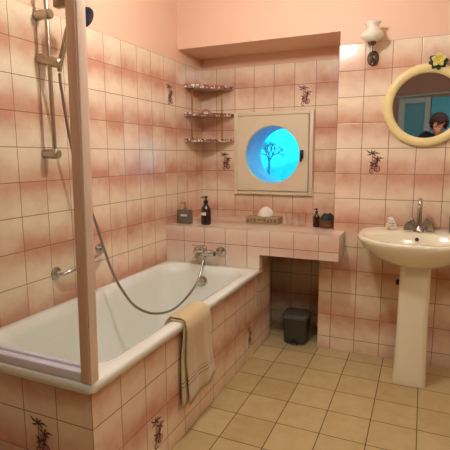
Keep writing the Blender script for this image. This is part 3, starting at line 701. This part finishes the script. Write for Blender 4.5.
cl = thing('fill_lamp', 'added unseen fill light, flat round opal disc on the ceiling right of the pendant lamp', 'lamp', (2.0, -2.35, ZC))  # fill light added out of view to even out the room's brightness
m = M(); m.lathe([(0, -.012), (.19, -.012), (.20, 0), (0, 0)], (2.0, -2.35, ZC-.001)); m.build('mount', m_white, cl)
m = M(); m.lathe([(0, -.06), (.08, -.055), (.14, -.04), (.175, -.015), (.18, -.005), (0, -.005)], (2.0, -2.35, ZC-.0125)); m.build('diffuser', mat('fill_diffuser', (255, 244, 228), .5, emis=(250, 249, 249), estr=34), cl)

# ------------------------------------------------------------------ person taking the photo (seen in the mirror)
pe = bpy.data.objects.new('person', None); COL.objects.link(pe); pe.location = (1.76, -3.22, 0); pe.rotation_euler.z = .4155
tag(pe, 'person in dark jacket with short brown hair looking down, reflected in mirror', 'person')
def skin_obj(name, verts, edges, mt, parent, root=0, sub=2, flat=None):
    me = bpy.data.meshes.new(name); me.from_pydata([v[:3] for v in verts], edges, []); o = bpy.data.objects.new(name, me); COL.objects.link(o); o.parent = parent
    sk = o.modifiers.new('skin', 'SKIN'); sk.use_smooth_shade = True; sk.branch_smoothing = .6
    for i, v in enumerate(verts):
        d_ = me.skin_vertices[0].data[i]; d_.radius = (v[3], v[4] if len(v) > 4 else v[3]); d_.use_root = (i == root)
    sb = o.modifiers.new('sub', 'SUBSURF'); sb.levels = sub; sb.render_levels = sub
    me.materials.append(mt); return o
V = []; E_ = []
def chain(start, pts):
    prev = start; ids = []
    for p in pts:
        V.append(p); i = len(V)-1; ids.append(i)
        if prev is not None: E_.append((prev, i))
        prev = i
    return ids
sp0 = chain(None, [(0, 0, .95, .13, .10), (0, .01, 1.08, .12, .095), (0, .03, 1.24, .13, .10), (0, .045, 1.37, .11, .085), (0, .085, 1.455, .055, .055), (.008, .13, 1.50, .052, .052)])
hd = chain(sp0[-1], [(.014, .175, 1.555, .068, .066), (.016, .185, 1.615, .078, .084), (.016, .170, 1.675, .068, .07), (.016, .16, 1.705, .035, .035)])
chain(hd[0], [(.016, .235, 1.512, .026, .022)])                                   # chin
chain(hd[1], [(.016, .262, 1.570, .012, .012)])                                   # nose
for s_ in (-1, 1): chain(hd[1], [(.016+s_*.082, .172, 1.598, .012, .016)])        # ears
wr = []
for s_ in (-1, 1):
    ids = chain(sp0[3], [(s_*.16, .07, 1.43, .058, .058), (s_*.215, .08, 1.36, .048), (s_*.245, .10, 1.14, .040), (s_*.185, .21, 1.165, .036), (s_*.115, .345, 1.215, .024, .020), (s_*.098, .385, 1.228, .022, .030)])
    wr.append(ids[-1]); pal = ids[-1]
    for k, (dz, ln) in enumerate(((.028, .9), (.010, 1.0), (-.008, .95), (-.026, .75))):
        chain(pal, [(s_*.098, .425, 1.232+dz, .0088), (s_*.090, .425+.028*ln, 1.234+dz, .0082), (s_*.072, .425+.036*ln, 1.236+dz*.9, .0074), (s_*.056, .425+.034*ln, 1.237+dz*.9, .0068)])
    chain(pal, [(s_*.080, .388, 1.252, .0098), (s_*.062, .405, 1.268, .0090), (s_*.050, .420, 1.272, .0078)])
    lg = chain(0, [(s_*.095, 0, .86, .085), (s_*.10, .01, .50, .055), (s_*.10, -.01, .30, .050), (s_*.10, -.02, .09, .036), (s_*.11, .08, .045, .034, .028), (s_*.115, .16, .035, .028, .022)])
skin_obj('body', V, E_, m_skin, pe)
V2, V, E2, E_ = V, [], E_, []
j0 = chain(None, [(0, 0, .90, .16, .125), (0, .0, 1.00, .155, .12), (0, .01, 1.10, .15, .12), (0, .03, 1.24, .155, .125), (0, .04, 1.37, .135, .11), (0, .075, 1.445, .078, .075)])
for s_ in (-1, 1): chain(j0[4], [(s_*.165, .07, 1.49, .088, .088), (s_*.225, .08, 1.42, .080), (s_*.25, .10, 1.14, .058), (s_*.185, .21, 1.165, .048), (s_*.128, .32, 1.207, .036)])
skin_obj('jacket', V, E_, m_jacket, pe)
V, E_ = [], []
j0 = chain(None, [(0, 0, .98, .145, .115), (0, 0, .90, .145, .115)])
for s_ in (-1, 1): chain(j0[-1], [(s_*.095, 0, .80, .10), (s_*.10, .01, .50, .075), (s_*.10, -.01, .28, .068), (s_*.10, -.02, .09, .062)])
skin_obj('trousers', V, E_, m_trous, pe)
for s_ in (-1, 1):
    m = M(); L = []
    for y, hw, z0, z1 in ((-.085, .025, .01, .06), (-.07, .038, .002, .085), (.0, .043, .002, .09), (.08, .046, .002, .075), (.16, .045, .002, .058), (.20, .032, .004, .045), (.212, .015, .01, .03)):
        L.append([(s_*.11+hw*math.cos(a), y, (z0+z1)/2+(z1-z0)/2*math.sin(a)) for a in [2*PI*k/16 for k in range(16)]])
    m.loft(L, True, True); m.build('shoe', m_shoe, pe)
# hair: cap over the crown, sides and nape
m = M(); q = bmesh.new(); bmesh.ops.create_icosphere(q, subdivisions=4, radius=1)
rem = []
for v in q.verts:
    x, y, z = v.co
    n_ = .05*math.sin(x*23+z*9)*math.sin(z*17+y*5)
    face_zone = y > .30 and z < .12+.10*math.sin(x*7+1)-.2*abs(x)
    if face_zone or z < -.75: rem.append(v)
    v.co = Vector((x*(.096+.004*n_*10), y*(.108+.003*n_*10), z*(.108+.003*n_*10)))
bmesh.ops.delete(q, geom=rem, context='VERTS')
m.merge(q, True, Matrix.Translation((.016, .158, 1.625)) @ Matrix.Rotation(-.28, 4, 'X'))
solid(m.build('hair', m_hair, pe, sharp=180), .014)
for s_ in (-1, 1):
    m = M(); m.lathe([(0, -.009)]+[(.009*math.sin(t), -.009*math.cos(t)) for t in [PI*k/8 for k in range(1, 8)]]+[(0, .009)], (.016+s_*.030, .252, 1.598), n=12); m.build('eye', m_eye, pe)
m = M(); m.tube([(-.006, .250, 1.536), (.016, .258, 1.537), (.038, .250, 1.536)], [.002, .005, .002], n=8); m.build('mouth', m_lip, pe)
ph = bpy.data.objects.new('mobile_phone', None); COL.objects.link(ph); ph.location = (1.76, -3.22, 0); ph.rotation_euler.z = .4155
f_ = Vector((-math.sin(.4155), math.cos(.4155), 0)); ph.location = Vector((1.5829, -2.8034, 1.2421))-f_*.018
tag(ph, 'dark mobile phone held sideways in both hands of the reflected person', 'phone')
m = M(); m.box(-.080, .080, -.004, .004, -.038, .038, .003); m.build('casing', m_black, ph)
m = M(); m.box(-.074, .074, -.0046, -.0038, -.034, .034); m.build('screen', m_dark, ph)

# ------------------------------------------------------------------ world (dusk sky) and camera
W = bpy.data.worlds.new('World'); bpy.context.scene.world = W; W.use_nodes = True; nt = W.node_tree; bg = nt.nodes['Background']
tc = nt.nodes.new('ShaderNodeTexCoord'); sp = nt.nodes.new('ShaderNodeSeparateXYZ'); cr = nt.nodes.new('ShaderNodeValToRGB')
nt.links.new(tc.outputs['Generated'], sp.inputs[0]); nt.links.new(sp.outputs[2], cr.inputs[0]); nt.links.new(cr.outputs[0], bg.inputs[0])
cr.color_ramp.elements[0].position = 0; cr.color_ramp.elements[0].color = lin((25, 180, 235)); cr.color_ramp.elements[1].position = .06; cr.color_ramp.elements[1].color = lin((25, 215, 225))
bg.inputs[1].default_value = 2.8

cam = bpy.data.cameras.new('camera'); co = bpy.data.objects.new('camera', cam); COL.objects.link(co); bpy.context.scene.camera = co
yaw, pit, rol = CAM['yaw'], CAM['pitch'], CAM['roll']
fwd = Vector((-math.sin(yaw)*math.cos(pit), math.cos(yaw)*math.cos(pit), math.sin(pit))); right = Vector((math.cos(yaw), math.sin(yaw), 0)); up = right.cross(fwd)
r2 = right*math.cos(rol)+up*math.sin(rol); u2 = -right*math.sin(rol)+up*math.cos(rol)
mt_ = Matrix((r2, u2, -fwd)).transposed().to_4x4(); mt_.translation = Vector((CAM['cx'], CAM['cy'], CAM['cz'])); co.matrix_world = mt_
cam.sensor_width = 36; cam.lens = 36*448.4/450; cam.clip_start = .02
for o in bpy.data.objects:
    if '_abs' in o: del o['_abs']
S = bpy.context.scene
S.view_settings.view_transform = 'Standard'; S.view_settings.look = 'None'; S.view_settings.exposure = .12; S.view_settings.gamma = 1; S.view_settings.use_curve_mapping = False
